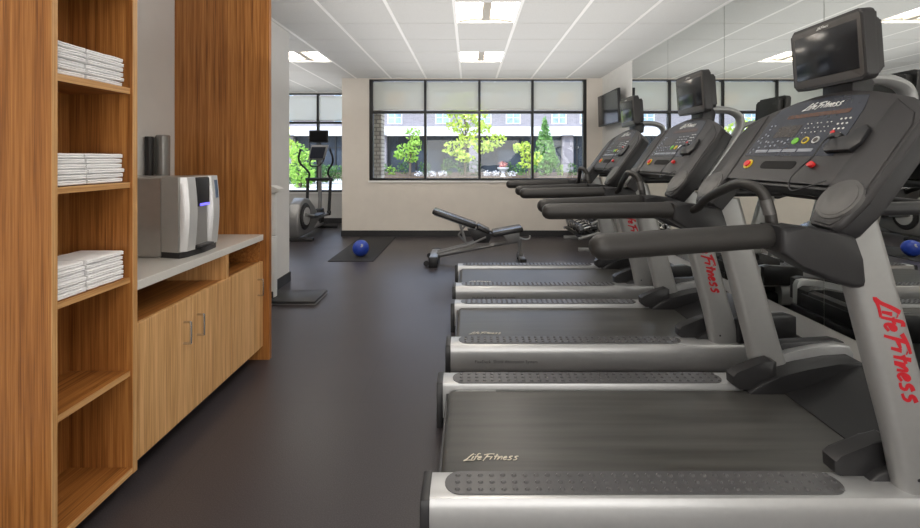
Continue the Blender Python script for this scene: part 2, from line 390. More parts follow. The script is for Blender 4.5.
struct(B().box(XL, XL+.012, 2.99, 4.852, 0, .105).box(XL-.16, XL+.012, 4.84, 4.852, 0, .105).go('baseboard_left', M['base'], smooth=False))
struct(B().box(XR-.013, XR, YR, YB, 0, .115).go('baseboard_right', M['base'], smooth=False))
# windows
def window(name, xs, y, z0, zm, z1, sill_z):
    root = bpy.data.objects.new(name, None); COL.objects.link(root); root['kind'] = 'structure'
    f = B()
    for i, x in enumerate(xs):
        wv = .020 if 0 < i < len(xs)-1 else .03
        f.box(x-wv, x+wv, y+.02, y+.12, z0, z1)
    f.box(xs[0], xs[-1], y+.021, y+.119, z0, z0+.04); f.box(xs[0], xs[-1], y+.021, y+.119, z1-.022, z1); f.box(xs[0], xs[-1], y+.019, y+.121, zm-.02, zm+.025)
    f.go('window_frame', M['blackmetal'], root, smooth=False)
    B().box(xs[0]-.04, xs[-1]+.02, y-.02, y+.03, sill_z-.03, sill_z).go('window_sill', M['grid'], root, smooth=False)
    for a, c in zip(xs, xs[1:]):
        B().box(a+.027, c-.027, y+.075, y+.081, z0+.041, zm-.021).go('pane', M['glass'], root, smooth=False)
        B().box(a+.027, c-.027, y+.075, y+.081, zm+.026, z1-.041).go('pane', M['glass'], root, smooth=False)
XS = [-1.715, -.769, .183, 1.115, 2.035]
window('window_1', XS, YB, SILL, ZM, ZT, SILL)
XA = [-5.5, -4.34, -3.20, -2.34]
window('window_2', XA, YA, .65, 2.115, CZ-.035, .65)
for i, (a, c) in enumerate(zip(XS, XS[1:])):
    t_ = thing('roller_shade', ['leftmost of the four pale roller shades on the wide back window', 'second roller shade from the left, over the big yellow-green tree',
         'third roller shade from the left on the wide back window', 'rightmost roller shade on the wide back window, next to the television wall'][i], 'roller shade', (0, 0, 0), 0, 'roller shades on the back window')
    B().box(a+.023, c-.023, YB+.045, YB+.047, ZM+.05, ZT-.045).go('shade_cloth', M['shade'], t_, smooth=False)
    B().tube([(a+.035, YB+.046, ZM+.045), (c-.035, YB+.046, ZM+.045)], .011).go('hem_bar', M['offwhite'], t_)
for i, (a, c) in enumerate(zip(XA, XA[1:])):
    t_ = thing('roller_shade', ['roller shade over the hidden left bay of the alcove window', 'pale roller shade left of the black mullion above the elliptical', 'pale roller shade right of the black mullion above the elliptical'][i], 'roller shade', (0, 0, 0), 0, 'roller shades in the alcove')
    B().box(a+.023, c-.023, YA+.045, YA+.047, 2.14+.03, CZ-.08).go('shade_cloth', M['shade'], t_, smooth=False)
    B().tube([(a+.035, YA+.046, 2.165), (c-.035, YA+.046, 2.165)], .011).go('hem_bar', M['offwhite'], t_)
# ceiling lights
def troffer():
    t_ = thing('ceiling_light', 'recessed square ceiling light nearest the camera, above the aisle', 'ceiling light', (0, 0, 0), 0, 'recessed ceiling lights')
    f = B(); a = .306; d = .1
    f.box(-a+.004, -a+.012, -a, a, CZ-.004, CZ+d); f.box(a-.012, a-.004, -a, a, CZ-.004, CZ+d)
    f.box(-a+.012, a-.012, -a+.003, -a+.01, CZ-.003, CZ+d); f.box(-a+.012, a-.012, a-.01, a-.003, CZ-.003, CZ+d); f.box(-a+.012, a-.012, -a+.01, a-.01, CZ+d-.004, CZ+d)
    f.go('housing', M['grid'], t_, smooth=False)
    for s in (-1, 1):
        q = B(); prof = []
        for k in range(9):
            u = k/8; prof.append((s*(.05+.24*u), CZ+.012 + .075*math.sin(PI*(1-u)*.5+.0)*(1-.25*(1-u)) ))
        back = [(p[0], p[1]+.004) for p in prof[::-1]]
        q.prism(prof+back, 'y', -a+.012, a-.012); q.go('diffuser', M['lens'], t_)
    B().prism([(-.28, CZ+.09), (.28, CZ+.09), (.28, CZ+.006), (.14, CZ+.028), (0, CZ+.036), (-.14, CZ+.028), (-.28, CZ+.006)], 'y', a-.05, a-.012).go('end_reflector', M['endplate'], t_)
    B().box(-.042, .042, -a+.011, a-.06, CZ+.004, CZ+.05, .01).go('lamp_basket', M['basket'], t_)
    return t_
tl0 = troffer(); first = True
LL = {(0, 1): 'farther square ceiling light over the back of the aisle, in front of the window', (0, 0): 'square ceiling light at the top edge of the photo, above the aisle',
      (-4, 1): 'square ceiling light at left, partly cut off by the white wall end'}
for c, y in lights:
    key = (c, round((y-GY)/1.8315)); loc = (GX+(c+.5)*GP, y+.30525, 0)
    lab = LL.get(key, 'recessed square ceiling light out of view behind the camera or the wall')
    if first: tl0.location = loc; tl0['label'] = lab; first = False
    else: dup(tl0, loc, lab)

# mirrors on the right wall
me_ = [('frameless mirror panel nearest the camera on the right wall'), ('mirror panel behind the nearest treadmill console'), ('mirror panel between the nearest and the middle treadmill'),
       ('mirror panel behind the middle treadmill screen'), ('farthest mirror panel, next to the bare white wall')]
ys = [.62, 1.73, 2.84, 3.95, 5.07, 6.18]
for i in range(5):
    o = B().box(XR-.012, XR-.002, ys[i]+.0025, ys[i+1]-.0025, .276, CZ-.012).go('mirror_panel', M['mirror'], smooth=False)
    tag(o, me_[i], 'mirror', 'mirror panels on the right wall')

# ------------------------------------------------------------------ left joinery
XC = -1.394
t_ = thing('shelving_tower', 'tall open wooden shelving tower holding stacks of white towels', 'shelving unit', (XL, 1.455, 0))
def lb(): return B()
def loc_box(x0, x1, y0, y1, z0, z1, **k): return B().box(x0-XL, x1-XL, y0-1.455, y1-1.455, z0, z1, **k)
loc_box(XL+.002, XC-.004, 1.455, 1.474, .0, CZ-.006).go('side_panel', M['wood_v'], t_, False)
loc_box(XL+.002, XC-.004, 1.806, 1.8285, .06, CZ-.006).go('side_panel', M['wood_v'], t_, False)
loc_box(XC-.004, XC, 1.455, 1.474, .0, CZ-.006).go('edge_band', M['edge_v'], t_, False)
loc_box(XC-.004, XC, 1.806, 1.8285, .06, CZ-.006).go('edge_band', M['edge_v'], t_, False)
loc_box(-1.675, -1.66, 1.474, 1.806, .06, CZ-.006).go('back_panel', M['wood_v'], t_, False)
for i, (z0, z1) in enumerate(((.06, .085), (.465, .487), (.853, .875), (1.247, 1.27), (1.635, 1.66), (2.03, 2.055))):
    xf = XC-.002 if i == 0 else XC-.012
    s_ = loc_box(-1.66, xf-.004, 1.4745, 1.8055, z0, z1).go('shelf', M['wood_h'], t_, False)
    loc_box(xf-.004, xf, 1.4745, 1.8055, z0, z1).go('shelf_edge', M['edge_h'], s_, False)
loc_box(-1.52, -1.50, 1.475, 1.82, 0, .06).go('toe_kick', M['black'], t_, False)

o = B().box(XL+.002, -1.356, 2.953, 2.985, 0, CZ-.006).go('end_panel', M['wood_v'], smooth=False)
tag(o, 'tall wooden end panel standing between the worktop and the white wall', 'panel')
t_ = thing('base_cabinet', 'light wood base cabinet with open niche under the pale worktop', 'cabinet', (XL, 1.835, 0))
YB0 = 1.8305
def cb(x0, x1, y0, y1, z0, z1, **k): return B().box(x0-XL, x1-XL, y0-1.835, y1-1.835, z0, z1, **k)
q = cb(XL+.002, -1.42, YB0, 2.951, .095, .115)
for a in ((XL+.002, -1.42, YB0, 2.951, .645, .665), (XL+.002, XL+.014, YB0, 2.951, .115, .812), (XL+.014, -1.42, YB0, YB0+.012, .115, .812), (XL+.014, -1.42, 2.939, 2.951, .115, .812)):
    q.box(a[0]-XL, a[1]-XL, a[2]-1.835, a[3]-1.835, a[4], a[5])
q.go('carcass', M['wood_h'], t_, False)
cb(XL+.014, -1.40, 2.505, 2.535, .665, .812).go('divider', M['edge_v'], t_, False)
cb(-1.52, -1.50, YB0, 2.951, 0, .095).go('toe_kick', M['black'], t_, False)
for (a, c, hy) in ((YB0+.002, 2.191, 2.13), (2.195, 2.557, 2.235), (2.561, 2.949, 2.875)):
    d = cb(-1.418, XC-.002, a, c, .096, .672, bev=.0015, seg=1).go('door', M['door_v'], t_, False)
    zz = (.462, .566); X0 = XC-XL-.002
    B().tube(smooth_path([(X0-.002, hy-1.835, zz[0]), (X0+.028, hy-1.835, zz[0]), (X0+.034, hy-1.835, zz[0]+.008), (X0+.034, hy-1.835, zz[1]-.008), (X0+.028, hy-1.835, zz[1]), (X0-.002, hy-1.835, zz[1])], 3), .0055, 10).go('handle', M['chrome'], d)
o = B().box(XL+.002, XC, YB0, 2.951, .813, .853, .002, 1).go('worktop', M['counter']); tag(o, 'pale grey stone worktop over the base cabinet', 'worktop')

# towels
def towel(seed):
    rnd = random.Random(seed); L = rnd.uniform(.126, .134)/2*1.0; h = .0190
    pts = []
    # rolled front fold (towards +x), slightly open at the back; section in x,z
    D = .175
    sec = [(-D/2, .0), (D/2-.010, 0.0), (D/2-.002, .0022), (D/2-.0005, .006), (D/2-.003, .0092), (D/2, .0125), (D/2-.002, .0168), (D/2-.010, h), (0, h+rnd.uniform(-.0006, .0006)), (-D/2, h)]
    b_ = B(); n = 7; rows = []
    for i in range(n):
        y = -1 + 2*i/(n-1); sh = rnd.uniform(-.003, .003); sc = 1 - (.10 if i in (0, n-1) else 0); dz = rnd.uniform(-.0008, .0008)
        rows.append([b_.bm.verts.new((x+sh, y, .009+(z-.009)*sc+dz*(z > .005))) for x, z in sec])
    for a, c in zip(rows, rows[1:]):
        for k in range(len(sec)): j = (k+1) % len(sec); b_.bm.faces.new([a[k], a[j], c[j], c[k]])
    b_.bm.faces.new(rows[0]); b_.bm.faces.new(rows[-1][::-1])
    return b_
tmesh = []
for s in range(4):
    o = towel(s).go('folded_towel', M['towel'], angle=60); tmesh.append(o.data); bpy.data.objects.remove(o)
ORD = ['topmost', 'second from the top', 'third from the top', 'fourth from the top', 'fifth from the top', 'bottom towel']
rnd = random.Random(3)
for shelf, z, n in (('highest towel shelf', 1.661, 6), ('middle towel shelf', 1.271, 6), ('lowest towel shelf', .876, 6)):
    for st, yc, hw in (('left', 1.5425, .063), ('right', 1.6985, .083)):
        for k in range(n):
            o = bpy.data.objects.new('folded_towel', tmesh[(k*3+hash(st)*0+len(shelf)+(st == 'right')) % 4]); COL.objects.link(o)
            o.location = (-1.504+rnd.uniform(-.005, .005), yc+rnd.uniform(-.002, .002), z + .0005 + k*.0193)
            o.rotation_euler = (0, 0, rnd.uniform(-.02, .02)); o.scale = (1, hw+rnd.uniform(-.002, .001), 1)
            tag(o, 'white folded towel, %s in the %s stack on the %s' % (ORD[n-1-k], st, shelf), 'towel', 'folded towels on the ' + shelf)

# water dispenser
t_ = thing('water_dispenser', 'silver countertop water dispenser standing on the pale worktop', 'water dispenser', (-1.70, 2.39, .853))
WX, WY = -1.70, 2.39
def wpts(l): return [(x-WX, y-WY) for x, y in l]
B().prism(wpts([(-1.96, 2.249), (-1.595, 2.249), (-1.595, 2.54), (-1.96, 2.54)]), 'z', .003, .415, .008).go('rear_body', M['steel'], t_)
B().prism(wpts([(-1.593, 2.252), (-1.488, 2.225), (-1.475, 2.28), (-1.475, 2.50), (-1.488, 2.545), (-1.593, 2.54)]), 'z', .03, .418, .004).go('front_body', M['steel'], t_)
B().prism(wpts([(-1.60, 2.256), (-1.485, 2.232), (-1.466, 2.27), (-1.452, 2.39), (-1.466, 2.52), (-1.49, 2.54), (-1.60, 2.535)]), 'z', 0, .03).go('base_plinth', M['dark'], t_)
def bulge(y0, y1, name, mm, z0=.032, z1=.417, dx=0):
    b_ = B(); rows = []
    for i in range(9):
        z = z0+(z1-z0)*i/8; bu = .014*math.sin(PI*(z-.032)/.385)
        rows.append([b_.bm.verts.new((x-WX+bu*w_+dx, y-WY, z)) for x, y, w_ in ((-1.50, y0, 0), (-1.488, y0, .6), (-1.462, y0+.02, 1), (-1.458, y1-.01, 1), (-1.468, y1, 1), (-1.50, y1, 0))])
    for a, c in zip(rows, rows[1:]):
        for k in range(6): j = (k+1) % 6; b_.bm.faces.new([a[k], a[j], c[j], c[k]])
    b_.bm.faces.new(rows[0]); b_.bm.faces.new(rows[-1][::-1]); return b_.go(name, mm, t_)
bulge(2.236, 2.325, 'front_fascia', M['lsilver']); bulge(2.445, 2.528, 'control_column', M['lsilver'])
bulge(2.468, 2.515, 'touch_display', M['lcdblue'], .29, .392, .004)
B().box(-1.50-WX, -1.452-WX, 2.33-WY, 2.44-WY, .255, .412, .01).go('dispensing_head', M['dark'], t_)
B().box(-1.451-WX, -1.446-WX, 2.345-WY, 2.425-WY, .258, .272, .002).go('status_light', M['bluelight'], t_)
B().box(-1.49-WX, -1.47-WX, 2.33-WY, 2.44-WY, .05, .255).go('splash_back', M['steel'], t_)
B().box(-1.50-WX, -1.43-WX, 2.33-WY, 2.445-WY, .0305, .05, .006).go('drip_tray', M['dark'], t_)
# cup dispenser on the wall
t_ = thing('cup_dispenser', 'smoky steel cup tube on the wall behind the water dispenser', 'cup dispenser', (-1.925, 2.75, 1.24))
B().lathe([(.030, 0), (.038, .004), (.039, .268), (.034, .275)], (-.01, 0, 0), n=28).go('tube', M['smoke'], t_)
B().lathe([(.022, 0), (.023, .262)], (-.045, -.07, .0), n=28).go('cup_column', M['dark'], t_)
B().box(-.072, -.04, -.03, .03, .03, .26).go('wall_bracket', M['steel'], t_, False)

# ------------------------------------------------------------------ treadmill (x runs front, near rail at -y)
CA, SA = math.cos(math.radians(54)), math.sin(math.radians(54))
def cpt(u, v, d=0): return (1.374 + CA*v + SA*d, u, 1.12 + SA*v - CA*d)       # point on the console plane, d = depth behind it
def on_console(pts, d0, d1, name, m, parent, bev=0):
    b_ = B(); b_.prism(pts, 'z', 0, d1-d0, bev)
    # local x=u, y=v, z=depth
    mm = Matrix(((0, CA, SA, 0), (1, 0, 0, 0), (0, SA, -CA, 0), (0, 0, 0, 1))); mm.translation = Vector(cpt(0, 0, d0))
    b_.xf(mm); return b_.go(name, m, parent)
def rect(u0, u1, v0, v1): return [(u0, v0), (u1, v0), (u1, v1), (u0, v1)]
def circ(u, v, r, n=20, ry=None): return [(u+r*math.cos(2*PI*k/n), v+(ry or r)*math.sin(2*PI*k/n)) for k in range(n)]
def rrect(u0, u1, v0, v1, r, n=5):
    out = []
    for cx, cy, a0 in ((u1-r, v1-r, 0), (u0+r, v1-r, 90), (u0+r, v0+r, 180), (u1-r, v0+r, 270)):
        for k in range(n+1): a = math.radians(a0+90*k/n); out.append((cx+r*math.cos(a), cy+r*math.sin(a)))
    return out
def treadmill():
    T = thing('treadmill', 'nearest treadmill, filling the right foreground with its raised screen', 'treadmill', (-.165, 1.905, 0), 0, 'treadmills in a row')
    B().box(.06, 2.10, -.40, .40, .025, .145, .02).go('base_frame', M['black'], T)
    B().box(.05, 1.76, -.315, .315, .12, .172).go('deck', M['black'], T, False)
    belt = [(.075, .125)] + [(.07+.034*math.cos(a)*-1+.02, .158+.036*math.sin(a)) for a in [math.radians(d) for d in range(-60, 91, 15)]] + [(1.77, .196), (1.77, .15), (.1, .125)]
    bl = B().prism([(x, z) for x, z in belt], 'y', -.288, .288).go('running_belt', M['belt'], T)
    logo('logo', M['cream'], bl, (.150, -.215, .1962), (1, 0, 0), (0, 1, 0), .035, .07)
    for s in (-1, 1):
        sec = [(.307, .05), (.307, .205), (.312, .219), (.322, .222), (.415, .222), (.432, .217), (.443, .200), (.45, .165), (.45, .09), (.44, .06), (.425, .045)]
        sr = B().prism([(s*y, z) for y, z in sec], 'x', .03, 1.99, .0).go('side_rail', M['silver'], T)
        sec2 = [(.302, .0), (.302, .21), (.312, .224), (.42, .224), (.44, .216), (.452, .195), (.455, .1), (.45, 0)]
        B().prism([(s*y, z) for y, z in sec2], 'x', 0, .032, .004).go('rear_cap', M['black'], T)
        B().box(.10, .30, s*.29-.016, s*.29+.016, .172, .188).go('belt_guide', M['silver'], T, False)
        # foot pad with raised studs
        p = B(); r = .054; cy = s*.367; out = []
        for k in range(13): a = math.radians(90+180*k/12); out.append((.08+r+r*math.cos(a), cy+r*math.sin(a)))
        for k in range(13): a = math.radians(-90+180*k/12); out.append((1.477-r+r*math.cos(a), cy+r*math.sin(a)))
        p.prism(out, 'z', .2215, .2245)
        for i in range(34):
            for j in (-1, 0, 1): p.dome(.125+i*.0403, cy+j*.033, .2243, .0105, .0062)
        p.go('foot_pad', M['pad'], T)
        # upright
        lo = Vector((1.758, s*.382, .20)); hi = Vector((1.4995, s*.382, 1.16)); u_ = B(); rings = []
        for k in range(6):
            f = k/5; c = lo.lerp(hi, f); hw = .086-.008*f + (.012 if k == 0 else 0); hy = .040
            rr_ = rrect(-hw, hw, -hy, hy, .034, 4); rings.append([u_.bm.verts.new((c.x+x, c.y+y, c.z)) for x, y in rr_])
        for a, c in zip(rings, rings[1:]):
            for k in range(len(a)): j = (k+1) % len(a); u_.bm.faces.new([a[k], a[j], c[j], c[k]])
        u_.bm.faces.new(rings[0][::-1]); u_.bm.faces.new(rings[-1])
        up = u_.go('upright', M['upright'], T)
        B().lathe([(.006, 0), (.006, .003)], (1.70, s*.422-(.003 if s > 0 else 0)-(0 if s > 0 else .0005), .27), 10, 'y').go('bolt', M['dark'], up)
        if s < 0:
            ax = (hi-lo).normalized(); pos = lo.lerp(hi, (.885-.2)/.96) + Vector((-.018, -.0405, 0))
            d = -ax; uy = Vector((0, -1, 0)).cross(d)
            logo('logo', M['red'], up, pos, d, uy, .062, .115, .001)
        # black foot block and inner wing
        ft = [(1.525, .205), (1.487, .232), (1.484, .278), (1.51, .293), (1.62, .338), (1.68, .356), (1.71, .345), (1.71, .205)]
        B().prism(ft, 'y', s*.275, s*.335, .008).go('upright_foot', M['dark'], T)
        wing = [(1.56, .20), (1.62, .245), (1.72, .285), (1.85, .318), (2.0, .345), (2.12, .352), (2.16, .33), (2.165, .15), (1.56, .15)]
        B().prism(wing, 'y', s*.255, s*.362, .006).go('motor_cover_wing', M['dark'], T)
        arch = [(1.71, .205), (1.71, .318), (1.76, .338), (1.85, .362), (1.98, .388), (2.09, .402), (2.145, .392), (2.165, .35), (2.165, .205)]
        sc = B().prism(arch, 'y', s*.355, s*.406, .008).go('side_cover', M['silver'], T)
        B().prism([(1.80, .232), (1.80, .372), (1.83, .392), (2.10, .408), (2.15, .395), (2.152, .232)], 'y', s*.395, s*.452, .006).go('vent_panel', M['black'], sc)
        # foam handrail with rounded end, flaring outwards to the rear
        a = Vector((.560, .45 if s > 0 else -.495, 1.080)); c = Vector((1.25, s*.37, 1.098)); d = (c-a).normalized(); R = .043
        pts = [a + d*x for x in (0, .006, .018, .034, .05)] + [c]
        B().tube(pts, [R*.35, R*.62, R*.86, R*.98, R, R], 20).go('handrail', M['foam'], T)
        br = [(1.213, 1.138), (1.30, 1.135), (1.465, 1.115), (1.485, 1.03), (1.503, .955), (1.498, .936), (1.48, .93), (1.458, .93), (1.375, .957), (1.285, 1.008), (1.213, 1.05)]
        B().prism(br, 'y', s*.325, s*.448, .018, 3).go('handrail_bracket', M['dark'], T)
    # hood between the rails
    hood = [(1.735, .17), (1.735, .201), (1.79, .216), (1.87, .243), (1.96, .282), (2.04, .318), (2.10, .338), (2.15, .33), (2.165, .29), (2.165, .06), (1.80, .06)]
    B().prism(hood, 'y', -.262, .262).go('motor_cover', M['dark'], T)
    B().box(2.163, 2.19, -.40, .40, .07, .20, .01).box(2.163, 2.18, -.30, .30, .215, .31, .006).go('front_grille', M['black'], T)
    text('lettering', 'FlexDeck  Shock Absorption System', M['pad'], T, (.18, -.4503, .113), (1, 0, 0), (0, 0, 1), .026)
    # grip bar crossing in front of the console
    gp = smooth_path([(1.255, -.345, 1.10), (1.245, -.342, 1.18), (1.225, -.325, 1.25), (1.20, -.27, 1.272), (1.205, -.20, 1.265), (1.25, -.02, 1.225), (1.29, .16, 1.175), (1.32, .30, 1.115), (1.30, .355, 1.095)], 6)
    B().tube(gp, .0195, 14).go('grip_bar', M['foam'], T)
    sp = gp[4:14]; B().tube([Vector(p)+Vector((-.004, -.001, .001)) for p in sp[1:6]], .0200, 12).go('pulse_sensor', M['disc'], T)
    # console
    out = [(.33, .035), (.345, .02), (.44, .015), (.462, .04), (.478, .15), (.475, .46), (.462, .535), (.40, .568), (.32, .597), (.20, .635), (.10, .655), (0, .662),
           (-.10, .655), (-.20, .635), (-.32, .597), (-.40, .568), (-.462, .535), (-.475, .46), (-.478, .15), (-.462, .04), (-.44, .015), (-.345, .02), (-.33, .035), (-.325, .195), (.325, .195)]
    cs = on_console(out, 0, .030, 'console', M['console'], T, .010)
    on_console([(u*.985, .34+(v-.34)*.985) for u, v in out], .026, .088, 'console_shell', M['dark'], T, .008)
    for s in (-1, 1): on_console([(s*u, v) for u, v in ((.315, .20), (.335, .06), (.36, .03), (.43, .025), (.452, .05), (.466, .15), (.463, .45), (.44, .50), (.335, .575))], -.005, .004, 'console_wing', M['console'], T, .004)
    on_console([(.32, .17), (.32, .20), (-.32, .20), (-.32, .17)], .012, .072, 'console_lip', M['black'], T, .004)
    ov = [(-.235, .318), (-.222, .55), (-.20, .618), (0, .642), (.20, .628), (.27, .60), (.29, .55), (.298, .322)]
    P = on_console(ov, -.0015, .004, 'display_panel', M['navy'], T)
    on_console(rect(-.165, .178, .534, .556), -.0025, 0, 'amber_readout', M['amber'], P)
    on_console(rrect(.045, .185, .425, .492, .006), -.0025, 0, 'lcd_window', M['lcd'], P)
    for u, mm in ((.018, 'green'), (-.04, 'yellow'), (-.096, 'lsilver')):
        o = on_console(circ(u, .40, .0175, 20), -.005, 0, 'button', M[mm], P)
        if mm != 'green': on_console(circ(u, .40, .0115, 16), -.006, -.004, 'button_cap', M['lcd'], o)
    kp = B(); kd = B(); q = B()
    mm = Matrix(((0, CA, SA, 0), (1, 0, 0, 0), (0, SA, -CA, 0), (0, 0, 0, 1))); mm.translation = Vector(cpt(0, 0, -.0035))
    for i in range(3):
        for j in range(4): kp.prism(circ(-.150-.021*i, .428+.025*j, .0046, 8), 'z', 0, .003)
    for i in range(3):
        for j in range(3):
            for h in (-1, 1): kp.prism(circ(.005-.052*i+h*.010, .445+.024*j, .0028, 6), 'z', 0, .003)
    for u, v in ((.25, .50), (.245, .48), (.225, .50), (.25, .45), (.225, .44), (.26, .43), (.27, .41), (.245, .40), (.21, .405), (.19, .40), (.16, .40), (.13, .405), (.10, .40), (.075, .39), (.07, .41), (.13, .38), (.19, .375), (.16, .378), (.235, .37), (.265, .36), (.27, .34)):
        kd.prism(circ(u, v, .0055, 6), 'z', 0, .003)
    kp.xf(mm).go('keypad_print', M['white'], P); kd.xf(mm).go('indicator_print', M['lgrey'], P)
    for i in range(4): q.prism(rect(-.115+.09*i, -.035+.09*i, .340, .356), 'z', 0, .002)
    q.xf(mm).go('label_strip', M['lgrey'], P)
    on_console(circ(-.155, .436, .009, 12), -.006, -.001, 'stop_key', M['redb'], P)
    uxc = Vector((0, -1, 0)); uyc = Vector((CA, 0, SA))
    logo('logo', M['white'], P, Vector(cpt(.105, .578, -.0025)), uxc, uyc, .034, .09)
    st = on_console(circ(.226, .272, .026, 24), -.004, .004, 'emergency_stop', M['yellow'], T)
    on_console(circ(.226, .272, .017, 20), -.012, 0, 'stop_button', M['redb'], st)
    on_console(rrect(-.08, .13, .25, .292, .018), -.0015, .004, 'tray_slot', M['gap'], T)
    on_console(circ(-.171, .272, .017, 16, .013), -.016, 0, 'safety_clip', M['redb'], T, .004)
    on_console(circ(.40, .53, .012, 12), -.003, .002, 'screw_cover', M['black'], T)
    kb = [(-.185, .345), (-.20, .33), (-.31, .335), (-.335, .365), (-.33, .43), (-.31, .45), (-.275, .44), (-.265, .395), (-.19, .39)]
    on_console(kb, -.020, .002, 'cable_dock', M['black'], T, .006)
    on_console(rrect(-.225, -.165, .395, .42, .012), -.018, .002, 'dock_knob', M['dark'], T, .004)
    cb_ = smooth_path([cpt(-.20, .40, -.02), cpt(-.21, .36, -.045), cpt(-.195, .29, -.035), cpt(-.165, .24, -.03), cpt(-.155, .18, -.03), cpt(-.20, .13, -.03), cpt(-.26, .15, -.03), cpt(-.30, .20, -.01)], 6)
    B().tube(cb_, .0032, 8).go('cable', M['black'], T)
    for s in (-1, 1):
        dd = on_console(circ(s*.402, .128, .080, 36, .083), -.010, .004, 'speaker_cover', M['disc'], T, .004)
        on_console(circ(s*.402, .128, .066, 36, .069), -.0115, -.005, 'cover_face', M['disc'], dd, .001)
    # monitor
    X0, Z0, Z1, hw = 1.735, 1.685, 1.968, .193
    ca = B().prism(rrect(-hw, hw, Z0, Z1, .022), 'x', X0, X0+.052, .010, 3)
    ca.prism(rrect(-hw+.03, hw-.03, Z0+.025, Z1-.03, .02), 'x', X0+.045, X0+.098, .012, 2)
    lean = Matrix.Translation((X0, 0, Z0)) @ Matrix.Rotation(math.radians(4), 4, 'Y').inverted() @ Matrix.Translation((-X0, 0, -Z0))
    mon = ca.xf(lean).go('monitor', M['ggrey'] if False else M['console'], T)
    bz = B().prism(rrect(-hw+.012, hw-.012, Z0+.012, Z1-.012, .016), 'x', X0-.003, X0+.01, .002).xf(lean).go('bezel', M['bezel'], mon)
    B().box(X0-.0045, X0+.003, -hw+.028, hw-.028, Z0+.045, Z1-.040, .001).xf(lean).go('screen', M['screen'], mon)
    lx = logo('logo', M['white'], mon, (X0-.0052, .03, Z1-.030), (0, -1, 0), (0, 0, 1), .0105, .1, .0006); lx.data.transform(lean)
    B().prism([(1.775, 1.64), (1.775, 1.70), (1.85, 1.72), (1.87, 1.69), (1.86, 1.62), (1.80, 1.60)], 'y', -.08, .08, .008).go('monitor_mount', M['dark'], T)
    arm = smooth_path([(1.80, 0, 1.70), (1.88, 0, 1.715), (1.99, 0, 1.712), (2.07, 0, 1.675), (2.085, 0, 1.60), (2.03, 0, 1.50), (1.93, 0, 1.36), (1.84, 0, 1.24), (1.80, 0, 1.19)], 5)
    B().tube(arm, .025, 14, flat=1.5, up=(1, 0, 0)).go('monitor_arm', M['upright'], T)
    B().tube([(1.81, -.37, 1.195), (1.81, .37, 1.195)], .024, 12).go('cross_tube', M['dark'], T)
    for s in (-1, 1): B().tube([(1.81, s*.37, 1.195), (1.56, s*.382, 1.19)], .024, 12).go('cross_tube', M['dark'], T)
    on_console([(-.30, .22), (.30, .22), (.28, .56), (.12, .60), (-.12, .60), (-.28, .56)], .075, .135, 'console_back', M['black'], T, .02)
    return T
t0 = treadmill()
dup(t0, (-.145, 3.115, 0), 'middle treadmill of the row, between the nearest and the farthest one')
dup(t0, (-.150, 4.335, 0), 'farthest treadmill of the row, beside the weight bench')

# ------------------------------------------------------------------ television
t_ = thing('television', 'black flat television mounted high on the right wall near the back corner', 'television', (XR, 6.9, 2.15))
B().box(-.135, -.095, -.5, .5, -.25, .26, .006).xf(Matrix.Rotation(math.radians(-1.5), 4, 'Y')).go('casing', M['black'], t_)
B().box(-.137, -.133, -.485, .485, -.23, .245).xf(Matrix.Rotation(math.radians(-1.5), 4, 'Y')).go('screen', M['screen'], t_, False)
B().box(-.10, -.001, -.12, .12, -.1, .1, .004).go('wall_mount', M['black'], t_)

# ------------------------------------------------------------------ mat and ball
o = B().box(-1.87, -1.262, 5.75, 7.5, .0005, .009, .003).go('exercise_mat', M['mat']); tag(o, 'black exercise mat lying on the floor by the back wall', 'mat')
b_ = B(); bmesh.ops.create_icosphere(b_.bm, subdivisions=5, radius=.112)
for v in b_.bm.verts:
    n = v.co.normalized()
    g = min(abs(n.x), abs(n.y), abs(n.z))
    if g < .03: v.co *= 1-.02*(1-g/.03)
o = b_.xf(Matrix.Rotation(.5, 4, 'X') @ Matrix.Rotation(.6, 4, 'Z')).go('medicine_ball', M['blue'], angle=80); o.location = (-1.50, 6.03, .1215)
bq = B(); bq.lathe([(.024, 0), (.025, .0015), (.014, .003)], n=20); bq.xf(Matrix.Translation((.03, -.092, .052)) @ Matrix.Rotation(1.05, 4, 'X') ); q = bq.go('print_patch', M['lgrey'], o)
tag(o, 'blue rubber medicine ball resting on the black mat', 'ball')

# ------------------------------------------------------------------ bench
t_ = thing('weight_bench', 'adjustable weight bench with black pads and grey frame behind the treadmills', 'bench', (0, 5.72, 0))
def slab(p, q, hw, th, name, m, bev=.02):
    p = Vector((p[0], 0, p[1])); q = Vector((q[0], 0, q[1])); d = q-p; L = d.length; ang = math.atan2(d.z, d.x)
    b_ = B().box(0, L, -hw, hw, -th, 0, bev, 3).xf(Matrix.Translation(p) @ Matrix.Rotation(-ang, 4, 'Y')); return b_.go(name, m, t_)
slab((-.46, .712), (.10, .515), .14, .065, 'back_pad', M['vinyl']); slab((-.45, .64), (.09, .45), .09, .014, 'back_plate', M['ggrey'], .003)
slab((.115, .515), (.28, .432), .13, .06, 'lumbar_pad', M['vinyl']); slab((.30, .415), (.69, .485), .15, .065, 'seat_pad', M['vinyl'])
B().tube([(-.42, 0, .085), (.64, 0, .285)], .028, 4, flat=.8).go('main_beam', M['ggrey'], t_)
for s in (-1, 1): B().tube([(-.42, s*.06, .13), (.0, s*.06, .24), (.22, s*.06, .34)], .014, 8).go('side_rail', M['ggrey'], t_)
B().tube([(.655, 0, .30), (.685, 0, .06)], .03, 4).go('front_leg', M['ggrey'], t_)
q = B().box(.655, .725, -.19, .19, .03, .085, .006).go('front_foot', M['ggrey'], t_)
for s in (-1, 1): B().box(.65, .73, s*.19-.03, s*.19+.03, 0, .09, .006).go('foot_cap', M['black'], q)
